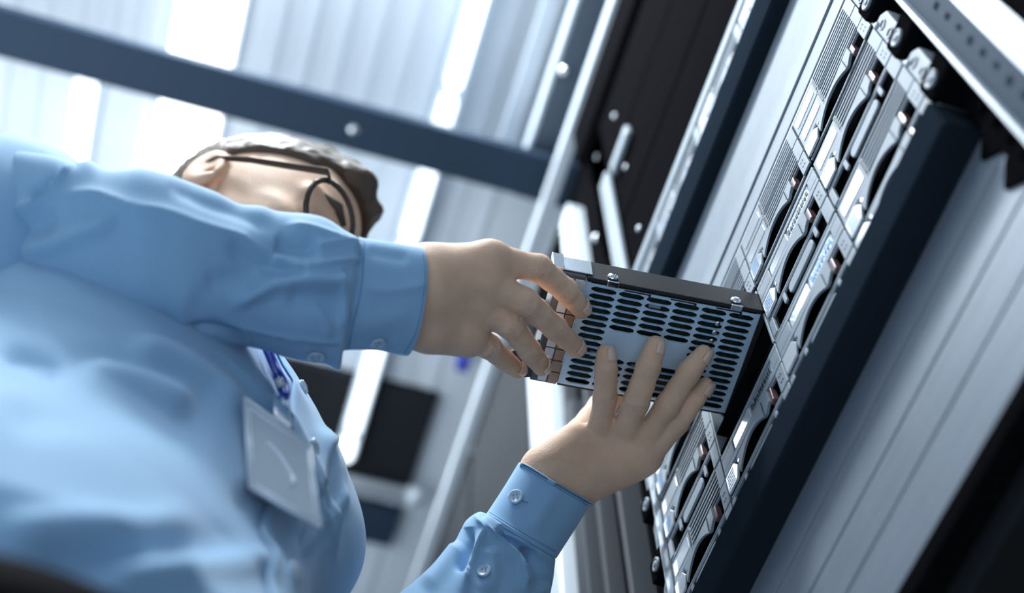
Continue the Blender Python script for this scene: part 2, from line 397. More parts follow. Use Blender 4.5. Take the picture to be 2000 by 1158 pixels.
SPEC = {(0, 0): 'ddv', (0, 1): 'pdv', (0, 2): 'dvv', (1, 0): 'pds', (1, 1): 'pds', (1, 2): 'dvv',
        (2, 0): 'pds', (2, 2): 'dvv', (3, 0): 'pdv', (3, 1): 'pdv', (3, 2): 'dvv'}
cols_ = ['first column beside the near post', 'second column from the near post', 'third column from the near post', 'fourth column at the far post']
rows_ = ['bottom row', 'middle row', 'top row']
for (c, r_), sp_ in SPEC.items():
    y = YA + c * PW; z = tiers[r_]
    t = thing('drive_module', (FX, y + PW / 2, z), 'silver drive module in the %s of the %s' % (rows_[r_], cols_[c]), 'drive module', 'silver drive modules in the shelf')
    if r_ == 2: z += .004; hs_ = [.0230, .0230, .0230]
    else: hs_ = [.0245, .0252, .0255] if r_ == 0 else [.0245, .0250, .0255]
    for k, kk in enumerate(sp_):
        band(t, kk, y, z, hs_[k], PW, var=c * 3 + r_ + k); z += hs_[k] + .0006
# column (2, 1): the open bay the drive slides into
t = thing('drive_module', (FX, YA + 2.5 * PW, tiers[1]), 'empty drive bay that the held drive is sliding into', 'drive module', 'silver drive modules in the shelf')
y = YA + 2 * PW
MB().box(FX, FX + .012, y + .0006, y + .0030, tiers[1], tiers[1] + .076).build('bezel', M_silver, t, bevel=.0005)
MB().box(FX, FX + .012, y + PW - .003, y + PW - .0006, tiers[1], tiers[1] + .076).build('bezel', M_silver, t, bevel=.0005)
MB().box(FX, FX + .012, y + .003, y + PW - .003, tiers[1], tiers[1] + .0025).build('rail', M_black, t)
MB().box(FX + .001, FX + .012, y + .003, y + PW - .003, tiers[1] + .0265, tiers[1] + .0285).build('rail', M_black, t)
MB().box(FX + .001, FX + .012, y + .003, y + PW - .003, tiers[1] + .073, tiers[1] + .076).build('rail', M_black, t)
# upper shelf, blurred
us = thing('storage_shelf', (.6, .425, 1.16), 'blurred upper drive shelf above the navy rail', 'storage shelf')
MB().box(.366, .95, YA, YB, 1.161, 1.258).build('body', M_bay, us)
MB().box(.3385, .372, YA, YB, 1.2425, 1.2585).build('top_lip', M_silver, us, bevel=.001)
for c in range(4):
    y = YA + c * PW; z = 1.163
    t = thing('drive_module', (FX, y + PW / 2, z), 'blurred drive module of the upper shelf, in its %s' % cols_[c].split(',')[0], 'drive module', 'blurred drive modules in the upper shelf')
    for k, kk in enumerate('pdv'):
        band(t, kk, y, z, .0262, PW, var=c + k); z += .0266

# ================================================================ racks further down the row
def far_rack(ya, yb, label, strips):
    t = thing('server_rack', (.75, (ya + yb) / 2, -CZ), label, 'server rack')
    MB().box(.37, 1.25, ya, yb, -CZ, 1.905).build('cabinet', M_black, t, bevel=.004)
    for (a, b, z0, z1, x, m) in strips: MB().box(x, .372, a, b, z0, z1).build('door_frame', m, t, bevel=.003)
    return t
M_grey = mat('grey_steel', (.055, .062, .072), .6, .1, spec=.15)
r2 = far_rack(.725, 1.33, 'second black rack of the row, just past the shelf', [(.737, .746, -CZ, 1.5, .345, M_grey), (.762, .767, -CZ, 1.45, .36, M_black), (.778, .816, 1.35, 1.77, .345, M_white), (.803, .812, -CZ, 1.32, .35, M_grey),
     (.838, .868, -CZ, 1.34, .345, M_grey), (.875, .884, -CZ, 1.6, .352, M_grey), (.915, .992, -CZ, 1.64, .345, M_white), (1.02, 1.33, -CZ, 1.9, .352, mat('door_mesh', (.030, .033, .039), .7, .0, spec=.08, bump=.3, bscale=900))])
for i, (px, py) in enumerate(((1233, 983), (1265, 988), (1165, 465), (1190, 468))):
    p = onX(px, py, .366); MB().lathe(p, (-1, 0, 0), [(.006, 0), (.006, .003), (.002, .006)]).build('screw', M_chrome, r2, smooth=True)
r3 = far_rack(1.345, 1.95, 'third black rack of the row, far behind the left hand', [(1.35, 1.94, -CZ, 1.9, .352, MATS['door_mesh'])])
tt = MB().box(.331, .352, .118, 1.95, 1.893, 1.923); tag(tt.build('rack_top_trim', M_white, bevel=.002), 'pale trim running along the top edge of the rack row', 'trim')
# ================================================================ the drive in his hands
M_plate = mat('zinc_plate', (0.58, 0.79, 0.98), 0.42, 0.30, bump=.04, bscale=500)
M_pcb = mat('circuit_green', (0.010, 0.018, 0.014), 0.35, var=.5, vscale=260)
M_copper = mat('copper_contact', (0.50, 0.36, 0.29), 0.28, 0.6)
M_char = mat('charcoal_plastic', (0.022, 0.022, 0.024), 0.5, bump=.12, bscale=1200, spec=.3)
M_fascia = mat('fascia_grey', (0.10, 0.11, 0.13), 0.4, 0.4)
DZ = .863                                        # underside height; u runs into the rack, v across
dO = np.array([.2016, .4335, DZ]); du = nrm([.1395, -.0100, 0]); dv = np.array([-du[1], du[0], 0]); DL, DW, DH = .1400, .0985, .0262
def dl(p): return dO + du * p[0] + dv * p[1] + np.array([0, 0, 1.0]) * p[2]
dr = thing('hard_drive', dl((DL / 2, DW / 2, 0)), 'hard drive in a slotted metal carrier, held in both hands at the empty bay', 'hard drive')
# slotted underside sheet
def slot_sheet(nu, nv, u0, u1, v0, v1, skip, su=.0082, sv=.0021):
    m = MB(); pu = (u1 - u0) / nu; pv = (v1 - v0) / nv
    for i in range(nu):
        for j in range(nv):
            cu = u0 + (i + .5) * pu; cv = v0 + (j + .5) * pv
            a, b = pu / 2, pv / 2
            if skip(i, j):
                m.add([(cu - a, cv - b, 0), (cu + a, cv - b, 0), (cu + a, cv + b, 0), (cu - a, cv + b, 0)], [(0, 1, 2, 3)]); continue
            K = 20; inn = []; out = []
            for k in range(K):
                th = 2 * math.pi * (k + .5) / K; c_, s_ = math.cos(th), math.sin(th)
                cx = (su - sv) * (1 if c_ > 0 else -1)
                inn.append((cu + cx + sv * c_, cv + sv * s_, 0))
                q = max(abs(c_) / a, abs(s_) / b); out.append((cu + c_ / q, cv + s_ / q, 0))
            # put the four corners in
            vs = inn + out + [(cu + a, cv + b, 0), (cu - a, cv + b, 0), (cu - a, cv - b, 0), (cu + a, cv - b, 0)]
            fs = []
            for k in range(K):
                k2 = (k + 1) % K; o1, o2 = out[k], out[k2]
                if abs(o1[0] - o2[0]) > 1e-9 and abs(o1[1] - o2[1]) > 1e-9:
                    cidx = 2 * K + (0 if o1[0] + o2[0] > 2 * cu and o1[1] + o2[1] > 2 * cv else 1 if o1[0] + o2[0] < 2 * cu and o1[1] + o2[1] > 2 * cv else 2 if o1[0] + o2[0] < 2 * cu else 3)
                    fs.append((k, K + k, cidx, K + k2, k2))
                else: fs.append((k, K + k, K + k2, k2))
            m.add(vs, fs)
    return m
sh = slot_sheet(6, 15, .004, DL - .006, .006, DW - .004, lambda i, j: (1 <= i <= 3 and 6 <= j <= 9), .0098, .0023)
for (a, b, c, d) in ((0, .004, .004, DW - .002), (DL - .006, DL - .003, .004, DW - .002), (.004, DL - .006, .0045, .006), (.004, DL - .006, DW - .004, DW - .002)):
    sh.add([(a, c, 0), (b, c, 0), (b, d, 0), (a, d, 0)], [(0, 1, 2, 3)])
sh.xf(dl)
so = sh.build('slotted_plate', M_plate, dr); sm = so.modifiers.new('s', 'SOLIDIFY'); sm.thickness = .0011; sm.offset = 0
for i_ in range(3):                              # folded tabs and cut lines along the near edge
    u = .030 + .036 * i_
    MB().box(u, u + .020, .0046, .0056, -.0009, .0002).xf(dl).build('cut_line', M_dark, dr)
    MB().box(u + .019, u + .0205, .0046, .0085, -.0009, .0002).xf(dl).build('cut_line', M_dark, dr)
MB().box(.004, DL - .004, .005, DW - .003, .0040, .0056).xf(dl).build('circuit_board', M_pcb, dr)
rr = random.Random(3); 
for q in range(9):
    u, v = rr.uniform(.015, DL - .03), rr.uniform(.012, DW - .02)
    MB().box(u, u + rr.uniform(.004, .011), v, v + rr.uniform(.003, .009), .0022, .0042).xf(dl).build('chip', rr.choice([M_dark, M_dark, M_steel]), dr)
MB().box(.003, DL - .003, .003, DW - .002, .0056, DH - .003).xf(dl).build('drive_case', M_char, dr, bevel=.001)
MB().box(0, DL, 0, .0030, -.0005, DH).xf(dl).build('side_rail', M_char, dr, bevel=.0006)
MB().box(0, DL, DW - .0025, DW, -.0005, DH).xf(dl).build('side_rail', M_char, dr, bevel=.0006)
MB().box(DL - .003, DL + .002, 0, DW, -.0005, DH).xf(dl).build('rear_plate', M_char, dr, bevel=.0006)
for u in (.020, DL - .023):                       # chrome screws on the near rail with their spring tabs
    c = dl((u, -.0002, .0065)); sc_ = MB().lathe(c, -dv, [(.0042, 0), (.0042, .0008), (.0034, .0020), (.0018, .0026)], 20).build('screw', M_chrome, dr, smooth=True)
    MB().box(u - .0045, u + .0045, -.0010, .0040, -.0022, -.0006).xf(dl).build('spring_tab', M_chrome, dr, bevel=.0005)
sp_ = MB()
for k in range(4): sp_.lathe(dl((DL - .033, .018 + k * .008, -.0006)), (0, 0, -1), [(.0022, 0), (.0020, .0008), (.001, .0012)], 12)
sp_.build('solder_tab', M_chrome, dr, smooth=True)
# front fascia with contact springs and the folded handle
fa = MB().box(-.022, -.0005, .0, DW, -.0005, DH).xf(dl).build('fascia', M_fascia, dr, bevel=.0012)
for k in range(9):
    v = .003 + k * .0105
    MB().box(-.0085, -.0012, v, v + .0092, -.0022, -.0004).xf(dl).build('contact_spring', M_copper if k > 1 else M_white, dr, bevel=.0004)
for k in range(9):
    v = .003 + k * .0105
    MB().box(-.0165, -.0095, v, v + .0092, -.0018, -.0004).xf(dl).build('contact_spring', M_white, dr, bevel=.0004)
MB().box(-.027, -.018, -.003, .0015, .002, DH - .002).xf(dl).build('latch_tab', M_chrome, dr, bevel=.0006)
MB().box(-.018, .004, -.0014, -.0002, .003, DH - .003).xf(dl).build('near_clip', M_steel, dr, bevel=.0004)
hn = MB().prism([(-.022, DW - .036), (-.022, DW - .002), (-.036, DW + .001), (-.048, DW - .010), (-.044, DW - .020)], .0000, .004, axis=2)
hn.xf(dl).build('release_handle', MATS['grey_steel'], dr, bevel=.0008)
for a, b in ((-.030, DW - .018), (-.034, DW - .009), (-.040, DW - .013)):
    MB().disc(dl((a, b, -.0006)), (0, 0, 1), .0028, .001, 14).build('handle_hole', M_bay, dr)

# ================================================================ implicit-surface bodies (signed distance, then surface nets)
def sdf_cone(P, a, b, ra, rb):
    a = np.asarray(a, np.float32); b = np.asarray(b, np.float32); ba = b - a; L2 = float(ba @ ba) + 1e-12
    pa = P - a; h = np.clip(pa @ ba / L2, 0, 1); d = pa - h[..., None] * ba
    return np.sqrt((d * d).sum(-1)) - (ra + (rb - ra) * h)
def sdf_ell(P, c, M, r):
    q = (P - np.asarray(c, np.float32)) @ np.asarray(M, np.float32).T; r = np.asarray(r, np.float32)
    k0 = np.sqrt(((q / r) ** 2).sum(-1)); k1 = np.sqrt(((q / r ** 2) ** 2).sum(-1)) + 1e-9
    return k0 * (k0 - 1) / k1
def smin(a, b, k):
    h = np.clip(.5 + .5 * (b - a) / k, 0, 1); return b + (a - b) * h - k * h * (1 - h)
def smax(a, b, k): return -smin(-a, -b, k)
def grid(lo, hi, s):
    ax = [np.arange(l, h + s, s, dtype=np.float32) for l, h in zip(lo, hi)]
    return np.stack(np.meshgrid(*ax, indexing='ij'), -1)
def nets(F, P):
    s = F < 0; nx, ny, nz = F.shape
    acc = np.zeros((nx - 1, ny - 1, nz - 1, 3), np.float32); cnt = np.zeros((nx - 1, ny - 1, nz - 1), np.float32)
    cs = [(i, j, k) for i in (0, 1) for j in (0, 1) for k in (0, 1)]
    sl = lambda c: tuple(slice(q, n - 1 + q) for q, n in zip(c, (nx, ny, nz)))
    for a in cs:
        for ax in range(3):
            if a[ax]: continue
            b = list(a); b[ax] = 1; fa, fb = F[sl(a)], F[sl(b)]; m = (fa < 0) != (fb < 0)
            t = np.where(m, fa / (fa - fb + 1e-20), 0)[..., None]
            acc += np.where(m[..., None], P[sl(a)] * (1 - t) + P[sl(b)] * t, 0); cnt += m
    act = cnt > 0; idx = -np.ones(act.shape, int); idx[act] = np.arange(act.sum()); V = acc[act] / cnt[act][:, None]
    Q = []
    for ax in range(3):
        o = [slice(1, -1)] * 3
        a0 = [slice(1, n - 1) for n in (nx, ny, nz)]; a0[ax] = slice(0, (nx, ny, nz)[ax] - 1)
        b0 = list(a0); b0[ax] = slice(1, (nx, ny, nz)[ax])
        sa, sb = s[tuple(a0)], s[tuple(b0)]; m = sa != sb
        I = np.argwhere(m); 
        if not len(I): continue
        off = np.ones(3, int); off[ax] = 0; I = I + off
        u, v = [q for q in range(3) if q != ax]
        def at(du_, dv_):
            J = I.copy(); J[:, u] += du_; J[:, v] += dv_; return idx[J[:, 0], J[:, 1], J[:, 2]]
        q = np.stack([at(-1, -1), at(0, -1), at(0, 0), at(-1, 0)], 1)
        fl = sa[m] ^ (ax == 1); q[~fl] = q[~fl][:, ::-1]; Q.append(q)
    Q = np.concatenate(Q); Q = Q[(Q >= 0).all(1)]
    return V, Q
def relax(V, Q, n=2, f=.5):
    for _ in range(n):
        A = np.zeros_like(V); c = np.zeros(len(V))
        for i in range(4):
            j = (i + 1) % 4
            np.add.at(A, Q[:, i], V[Q[:, j]]); np.add.at(c, Q[:, i], 1); np.add.at(A, Q[:, j], V[Q[:, i]]); np.add.at(c, Q[:, j], 1)
        V = V + f * (A / c[:, None] - V)
    return V
def normals(V, Q):
    n = np.cross(V[Q[:, 2]] - V[Q[:, 0]], V[Q[:, 3]] - V[Q[:, 1]]); N = np.zeros_like(V)
    for i in range(4): np.add.at(N, Q[:, i], n)
    return N / (np.linalg.norm(N, axis=1)[:, None] + 1e-12)

# ---- hands: joints given where they sit in space
class Hand:
    def __init__(s): s.f = []; s.p = []; s.cr = []; s.nails = []
    def finger(s, J, R, k=.003): s.f.append((J, R, k))
    def palm(s, a, b, ra, rb): s.p.append((a, b, ra, rb))
    def mesh(s, step=.0016, kp=.009, kf=.012):
        allp = np.array([j for f in s.f for j in f[0]] + [q for p in s.p for q in p[:2]])
        P = grid(allp.min(0) - .045, allp.max(0) + .045, step)
        D = None
        for a, b, ra, rb in s.p:
            d = sdf_cone(P, a, b, ra, rb); D = d if D is None else smin(D, d, kp)
        for J, R, k in s.f:
            J0, R0 = J, R; J = [J0[0]]; R = [R0[0]]
            for i in range(len(J0) - 1):
                J += [J0[i] * .5 + J0[i + 1] * .5, J0[i + 1]]; R += [(R0[i] + R0[i + 1]) * .5 * .94, R0[i + 1]]
            Fd = None
            for i in range(len(J) - 1):
                d = sdf_cone(P, J[i], J[i + 1], R[i], R[i + 1]); Fd = d if Fd is None else smin(Fd, d, k)
            D2 = smin(D, Fd, kf) if D is not None else Fd
            # keep neighbouring fingers apart away from the palm: blend radius fades with distance from the root
            near = np.clip(1 - np.sqrt(((P - np.asarray(J[0], np.float32)) ** 2).sum(-1)) / .034, 0, 1)
            D = D2 * near + np.minimum(D, Fd) * (1 - near)
        V, Q = nets(D, P); V = relax(V, Q, 2, .5)
        N = normals(V, Q)
        for c, ax, rad, amp, side in s.cr:       # skin creases across a joint
            c = np.array(c); ax = nrm(ax); d = V - c; t = d @ ax; r = np.linalg.norm(d - np.outer(t, ax), axis=1)
            m = (r < rad * 1.9) & (abs(t) < .008)
            wv = np.exp(-((abs(t) - .0022) / .0008) ** 2) * .6 + np.exp(-(t / .0007) ** 2)
            V = V - N * (m * amp * wv * np.clip((N @ nrm(side)) * 1.6, 0, 1))[:, None]
        return V, Q
def H(*a): return dep(a[0], a[1], a[2])
MESHES = []
# right hand: back of the hand to the lens, fingers under the drive, thumb above it
rh = Hand()
Wr = H(815, 577, .918)
view = nrm(-ray(1000, 579))
ix = [H(958, 506, .944), H(1052, 524, .956), H(1104, 566, .972), H(1136, 604, .990)]
mi = [H(942, 548, .940), H(1026, 590, .946), H(1084, 640, .972), H(1126, 680, .998)]
ri = [H(925, 592, .944), H(998, 636, .952), H(1034, 684, .974), H(1058, 716, .996)]
pi = [H(908, 648, .950), H(956, 678, .960), H(984, 702, .980), H(1010, 722, .996)]
rh.finger(ix, [.0112, .0102, .0090, .0075]); rh.finger(mi, [.0112, .0102, .0090, .0076])
rh.finger(ri, [.0108, .0096, .0086, .0074]); rh.finger(pi, [.0098, .0088, .0078, .0068])
rh.finger([H(862, 540, .945), H(930, 560, .985), H(1010, 590, 1.022), H(1070, 615, 1.045)], [.016, .0135, .0118, .0095])
for J, ra in ((ix, .0125), (mi, .0125), (ri, .0125), (pi, .0120)):
    w_ = Wr + (J[0] - H(935, 570, .944)) * .52
    rh.palm(w_ + (J[0] - w_) * .12, J[0], .0185, ra)
rh.palm(H(740, 580, .916), Wr, .0200, .0215)
rh.palm(H(745, 620, .916), H(826, 624, .928), .0185, .0200); rh.palm(H(760, 540, .916), H(835, 532, .930), .0185, .0185)
rh.palm(H(835, 525, .93), H(900, 515, .945), .017, .014); rh.palm(H(845, 645, .932), H(912, 664, .950), .0165, .0125)
rh.palm(H(690, 588, .910), H(780, 580, .917), .020, .020)
for J, r in ((ix, .010), (mi, .010), (ri, .0096), (pi, .0088)):
    rh.cr.append((J[1], J[2] - J[0], r, .0013, view)); rh.cr.append((J[2], J[3] - J[1], r * .9, .0009, view))
    rh.palm(J[0] + view * .0040 - (J[1] - J[0]) * .05, J[0] + view * .0030 + (J[1] - J[0]) * .10, .0105, .0095)
    dd = nrm(J[3] - J[2]); rh.nails.append((J[3], dd, nrm(view * .55 + nrm(J[2] - J[0]) * .2 + np.array([.35, -.25, .1]))))
MESHES.append(rh.mesh())
# left hand: cupped under the drive, fingers up across the slotted face, thumb hidden behind
lh = Hand()
f1 = [H(1168, 862, 1.034), H(1182, 775, 1.012), H(1184, 722, 1.002), H(1183, 690, 1.003)]
f2 = [H(1208, 872, 1.034), H(1242, 786, 1.008), H(1266, 718, .998), H(1280, 674, 1.000)]
f3 = [H(1242, 880, 1.032), H(1304, 792, 1.012), H(1346, 727, 1.002), H(1374, 690, 1.004)]
f4 = [H(1262, 892, 1.034), H(1322, 828, 1.020), H(1356, 782, 1.014), H(1378, 752, 1.014)]
lh.finger(f1, [.0098, .0092, .0086, .0072]); lh.finger(f2, [.0105, .0104, .0094, .0076])
lh.finger(f3, [.0100, .0098, .0090, .0070]); lh.finger(f4, [.0098, .0088, .0078, .0064])
lh.finger([H(1100, 895, 1.035), H(1135, 850, 1.065), H(1175, 795, 1.092), H(1215, 745, 1.094)], [.017, .0135, .0115, .0095])
Wl = H(1095, 935, 1.024)
for J, ra, o in ((f1, .0125, -.014), (f2, .013, -.004), (f3, .013, .006), (f4, .0125, .015)):
    w_ = H(1110 + o * 1500, 925 + o * 900, 1.026); lh.palm(w_, J[0], .0165, ra)
lh.palm(Wl, H(1045, 1005, 1.006), .0190, .0190); lh.palm(H(1075, 922, 1.022), H(1110, 905, 1.028), .017, .017)
lh.palm(H(1124, 948, 1.026), H(1232, 903, 1.036), .0160, .0150); lh.palm(H(1062, 920, 1.022), H(1100, 900, 1.026), .0160, .0160)
lh.palm(H(1078, 908, 1.024), H(1125, 862, 1.034), .0165, .015)
lh.palm(H(1122, 950, 1.026), H(1075, 1025, 1.010), .0160, .0155); lh.palm(H(1058, 922, 1.024), H(1012, 1000, 1.010), .0160, .0155)
for J, r in ((f1, .0092), (f2, .0102), (f3, .0096), (f4, .0088)):
    lh.cr.append((J[1], J[2] - J[0], r, .0015, view)); lh.cr.append((J[2], J[3] - J[1], r * .9, .0010, view))
    dd = nrm(J[3] - J[2]); rt = nrm(np.cross(dd, view)); rt = rt if proj(J[3] + rt * .01)[0] > proj(J[3])[0] else -rt
    lh.nails.append((J[3], dd, nrm(rt * .9 + view * .55)))
MESHES.append(lh.mesh())
# ---- head
Fh = nrm([.77, -.42, -.48]); Uh = nrm(np.array([0, 0, 1.0]) - Fh * Fh[2]); Lh = np.cross(Uh, Fh)
B3 = np.array([Fh, Lh, Uh])
ear_p = H(404, 338, 1.165)
Ho = ear_p - (B3.T @ np.array([-.006, -.078, -.012]))
def hd(f, l, u): return Ho + Fh * f + Lh * l + Uh * u
hlo = Ho - .19; hhi = Ho + .17
P = grid(hlo, hhi, .0030); q = (P - Ho.astype(np.float32)) @ B3.T.astype(np.float32)
I3 = np.eye(3)
def EL(c, r, k=None, M=I3): return sdf_ell(q, c, M, r)
D = EL((-.008, 0, .030), (.099, .077, .088))
D = smin(D, EL((.030, 0, -.010), (.062, .060, .075)), .03)
D = smin(D, sdf_cone(q, (.030, 0, -.050), (.062, 0, -.088), .050, .026), .03)       # jaw to chin
for sg in (-1, 1):
    D = smin(D, sdf_cone(q, (-.002, sg * .054, -.050), (.050, sg * .022, -.084), .018, .016), .02)
    D = smin(D, EL((.066, sg * .036, -.028), (.022, .022, .022)), .02)                # cheek
    D = smax(D, -EL((.096, sg * .032, .002), (.016, .017, .012)), .012)              # eye socket
    D = smin(D, EL((.078, sg * .032, .000), (.0125, .0125, .0125)), .003)            # eye
    D = smin(D, sdf_cone(q, (.090, sg * .012, .018), (.080, sg * .046, .020), .008, .007), .010)  # brow
    e = EL((-.010, sg * .080, -.008), (.019, .0085, .033), M=np.array([[.96, 0, .27], [0, 1, 0], [-.27, 0, .96]]))
    e = smax(e, -EL((-.006, sg * .089, -.006), (.010, .0075, .021), M=np.array([[.96, 0, .27], [0, 1, 0], [-.27, 0, .96]])), .005)
    D = smin(D, e, .005)
    D = smax(D, -EL((.000, sg * .080, -.014), (.005, .010, .006)), .003)
D = smin(D, sdf_cone(q, (.094, 0, .008), (.112, 0, -.030), .006, .0105), .010)      # nose
D = smin(D, EL((.104, -.011, -.032), (.010, .008, .008)), .006); D = smin(D, EL((.104, .011, -.032), (.010, .008, .008)), .006)
D = smin(D, EL((.090, 0, -.054), (.013, .024, .0052)), .004); D = smin(D, EL((.088, 0, -.064), (.012, .021, .0058)), .003)
D = smin(D, EL((.078, 0, -.092), (.018, .020, .014)), .012)
D = smin(D, sdf_cone(q, (-.026, 0, -.045), B3 @ (np.array([-.104, .615, .93]) - Ho), .052, .050), .025)      # neck
Vh, Qh = nets(D, P); Vh = relax(Vh, Qh, 2, .5); MESHES.append((Vh, Qh))
# ---- torso frame of the man
fT = nrm([.76, -.65, 0]); rT = np.array([fT[1], -fT[0], 0])      # forward and right of the chest
TOR = [(.30, -.062, .520, .125, .165), (.36, -.050, .520, .125, .165), (.42, -.045, .520, .125, .168), (.50, -.066, .552, .128, .172), (.60, -.073, .590, .128, .178), (.70, -.073, .618, .126, .188), (.78, -.080, .633, .122, .195), (.86, -.095, .631, .102, .190), (.915, -.104, .625, .080, .150), (.950, -.104, .616, .062, .085), (.985, -.108, .617, .055, .062)]
def trow(z):
    T = np.array(TOR); return [np.interp(z, T[:, 0], T[:, k]) for k in range(1, 5)]
shR = np.array([-.095, .632, .86]) + rT * .175; shL = np.array([-.095, .632, .86]) - rT * .150
elR = H(285, 500, .864); elL = H(650, 1485, .870)
P = grid((-.45, .30, -CZ + .02), (.30, .95, 1.02), .0085)
D = None
for i in range(2, len(TOR) - 2):
    z = TOR[i][0]; x, y, a, b = trow(z + .03); d = sdf_ell(P, (x, y, z + .03), np.array([fT, rT, [0, 0, 1]]), (a - .026, b - .028, .12)); D = d if D is None else smin(D, d, .05)
D = smin(D, sdf_cone(P, (-.104, .62, .86), hd(-.03, 0, -.07), .055, .048), .04)
for a, b, c, r2 in ((shR, elR, H(700, 586, .914), .033), (shL, elL, H(1015, 1050, 1.006), .022)):
    D = smin(D, sdf_cone(P, a, b, .044, r2), .04); D = smin(D, sdf_cone(P, b, c, r2, .0155), .015)
for sg in (-1, 1):
    hip = np.array([-.05, .52, .30]) + rT * .09 * sg; kn = hip + np.array([.03, 0, -.43]) + rT * .02 * sg; an = kn + np.array([-.02, 0, -.36])
    D = smin(D, sdf_cone(P, hip, kn, .078, .052), .04); D = smin(D, sdf_cone(P, kn, an, .050, .036), .02)
Vb, Qb = nets(D, P); Vb = relax(Vb, Qb, 2, .5); MESHES.append((Vb, Qb))
M_skin = mat('skin', (0.74, 0.49, 0.34), 0.56, bump=.35, bscale=900, sss=.12, var=.07, vscale=45, spec=.35)
M_hair = mat('brown_hair', (0.085, 0.058, 0.040), 0.5, bump=.8, bscale=260, stretch=(.25, 1, 1), spec=.5)
M_shirt = mat('blue_shirt', (0.26, 0.45, 0.66), 0.75, bump=.10, bscale=2600, spec=.2, sheen=.25)
bm_ = MB()
for V, Q in MESHES: bm_.add(V.tolist(), Q.tolist())
man = bm_.build('person', M_skin, smooth=True, base=(-.08, .60, -CZ))
tag(man, 'man in light blue shirt and glasses, both hands on the drive', 'person')
for hnd in (rh, lh):
    for c, d, n in hnd.nails:
        s_ = nrm(np.cross(n, d)); n = nrm(np.cross(d, s_)); m = MB()
        vs = []; fs = []; A, Bn = 9, 9
        for i in range(A):
            for j in range(Bn):
                u = -.0062 + .0120 * i / (A - 1); a = (j / (Bn - 1) - .5) * 1.75
                Rr = .0076 + .0006 - u * .10 if u < 0 else math.sqrt(max(1e-8, .0079 ** 2 - u * u * .8))
                uu = u - (.0022 * (a / .87) ** 2 if i > A - 3 else 0)
                vs.append(c + d * uu + s_ * math.sin(a) * Rr + n * math.cos(a) * Rr)
        for i in range(A - 1):
            for j in range(Bn - 1): fs.append((i * Bn + j, i * Bn + j + 1, (i + 1) * Bn + j + 1, (i + 1) * Bn + j))
        m.add(vs, fs); o = m.build('fingernail', mat('nail', (.74, .53, .44), .25, coat=.3) if 'nail' not in MATS else MATS['nail'], man, smooth=True)
        sm = o.modifiers.new('s', 'SOLIDIFY'); sm.thickness = .0006
# hair: a cap that follows the skull, cut at the hairline, combed up in front
P = grid(hlo, hhi + .03, .0028); q = (P - Ho.astype(np.float32)) @ B3.T.astype(np.float32)
def noise3(q, f, seed):
    r = np.random.RandomState(seed); out = 0
    for k in range(6):
        v = r.normal(size=3) * f; out = out + np.sin(q @ v.astype(np.float32) + r.uniform(0, 6))
    return out / 6
cap = EL((-.010, 0, .036), (.106, .083, .091)) + .0025 * noise3(q, 260, 1)
quiff = sdf_cone(q, (.026, .02, .106), (.068, -.012, .096), .023, .016)
quiff = smin(quiff, sdf_cone(q, (.030, -.030, .098), (.072, -.026, .084), .018, .013), .02)
quiff = smin(quiff, sdf_cone(q, (.030, .030, .098), (.072, .014, .092), .016, .012), .02) + .005 * noise3(q, 170, 2)
hl = np.where(q[..., 0] > .0, .030 + .40 * (q[..., 0]), .030 - .9 * (-q[..., 0]))     # hairline height along the side
face = hl - q[..., 2]
front = (q[..., 0] - .060 + .3 * np.maximum(0, q[..., 1]))
cut = smax(cap, face, .006); cut = smax(cut, np.where(q[..., 2] < .075, front, -1), .006)
hairD = smin(cut, quiff, .012)
Vx, Qx = nets(hairD, P); Vx = relax(Vx, Qx, 1, .4)
hb = MB(); hb.add(Vx.tolist(), Qx.tolist()); hb.build('hair', M_hair, man, smooth=True)
bw = MB()
for sg in (-1, 1): bw.tube([hd(.098, sg * .012, .021), hd(.096, sg * .028, .026), hd(.082, sg * .046, .022)], [.0035, .004, .002], 8)
bw.build('eyebrows', M_hair, man, smooth=True)
# eyeglasses
M_frame = mat('glasses_frame', (.05, .032, .022), .3)
M_lens = mat('glasses_lens', (.95, .95, .95), .02, trans=1.0, ior=1.02)
gl = thing('eyeglasses', hd(.10, 0, .0), 'dark rimmed eyeglasses on the face of the man', 'eyeglasses')
for sg in (-1, 1):
    MB().tube([hd(-.020, sg * .081, -.010), hd(-.008, sg * .083, .008), hd(.030, sg * .082, .008), hd(.106, sg * .068, .016), hd(.110, sg * .060, .010)], [.0024, .0024, .0032, .0036, .0024], 10, flat=.6).build('temple', M_frame, gl, smooth=True)
    rim = []
    for k in range(25):
        a = 2 * math.pi * k / 24; rim.append(hd(.118 - abs(.036 + .031 * math.cos(a)) * .20, sg * (.037 + .030 * math.cos(a)), -.002 + .030 * math.sin(a) * (1.0 if math.sin(a) < 0 else .85)))
    MB().tube(rim, .0026, 8, cap=False).build('rim', M_frame, gl, smooth=True)
    ln = MB(); ln.add([hd(.113, sg * .034, -.002)] + rim[:24], [(0, k + 1, (k + 1) % 24 + 1) for k in range(24)])
    lo_ = ln.build('lens', M_lens, gl, smooth=True); sm = lo_.modifiers.new('s', 'SOLIDIFY'); sm.thickness = .0012
MB().tube([hd(.114, -.009, .003), hd(.118, 0, .007), hd(.114, .009, .003)], .0018, 8).build('bridge', M_frame, gl, smooth=True)
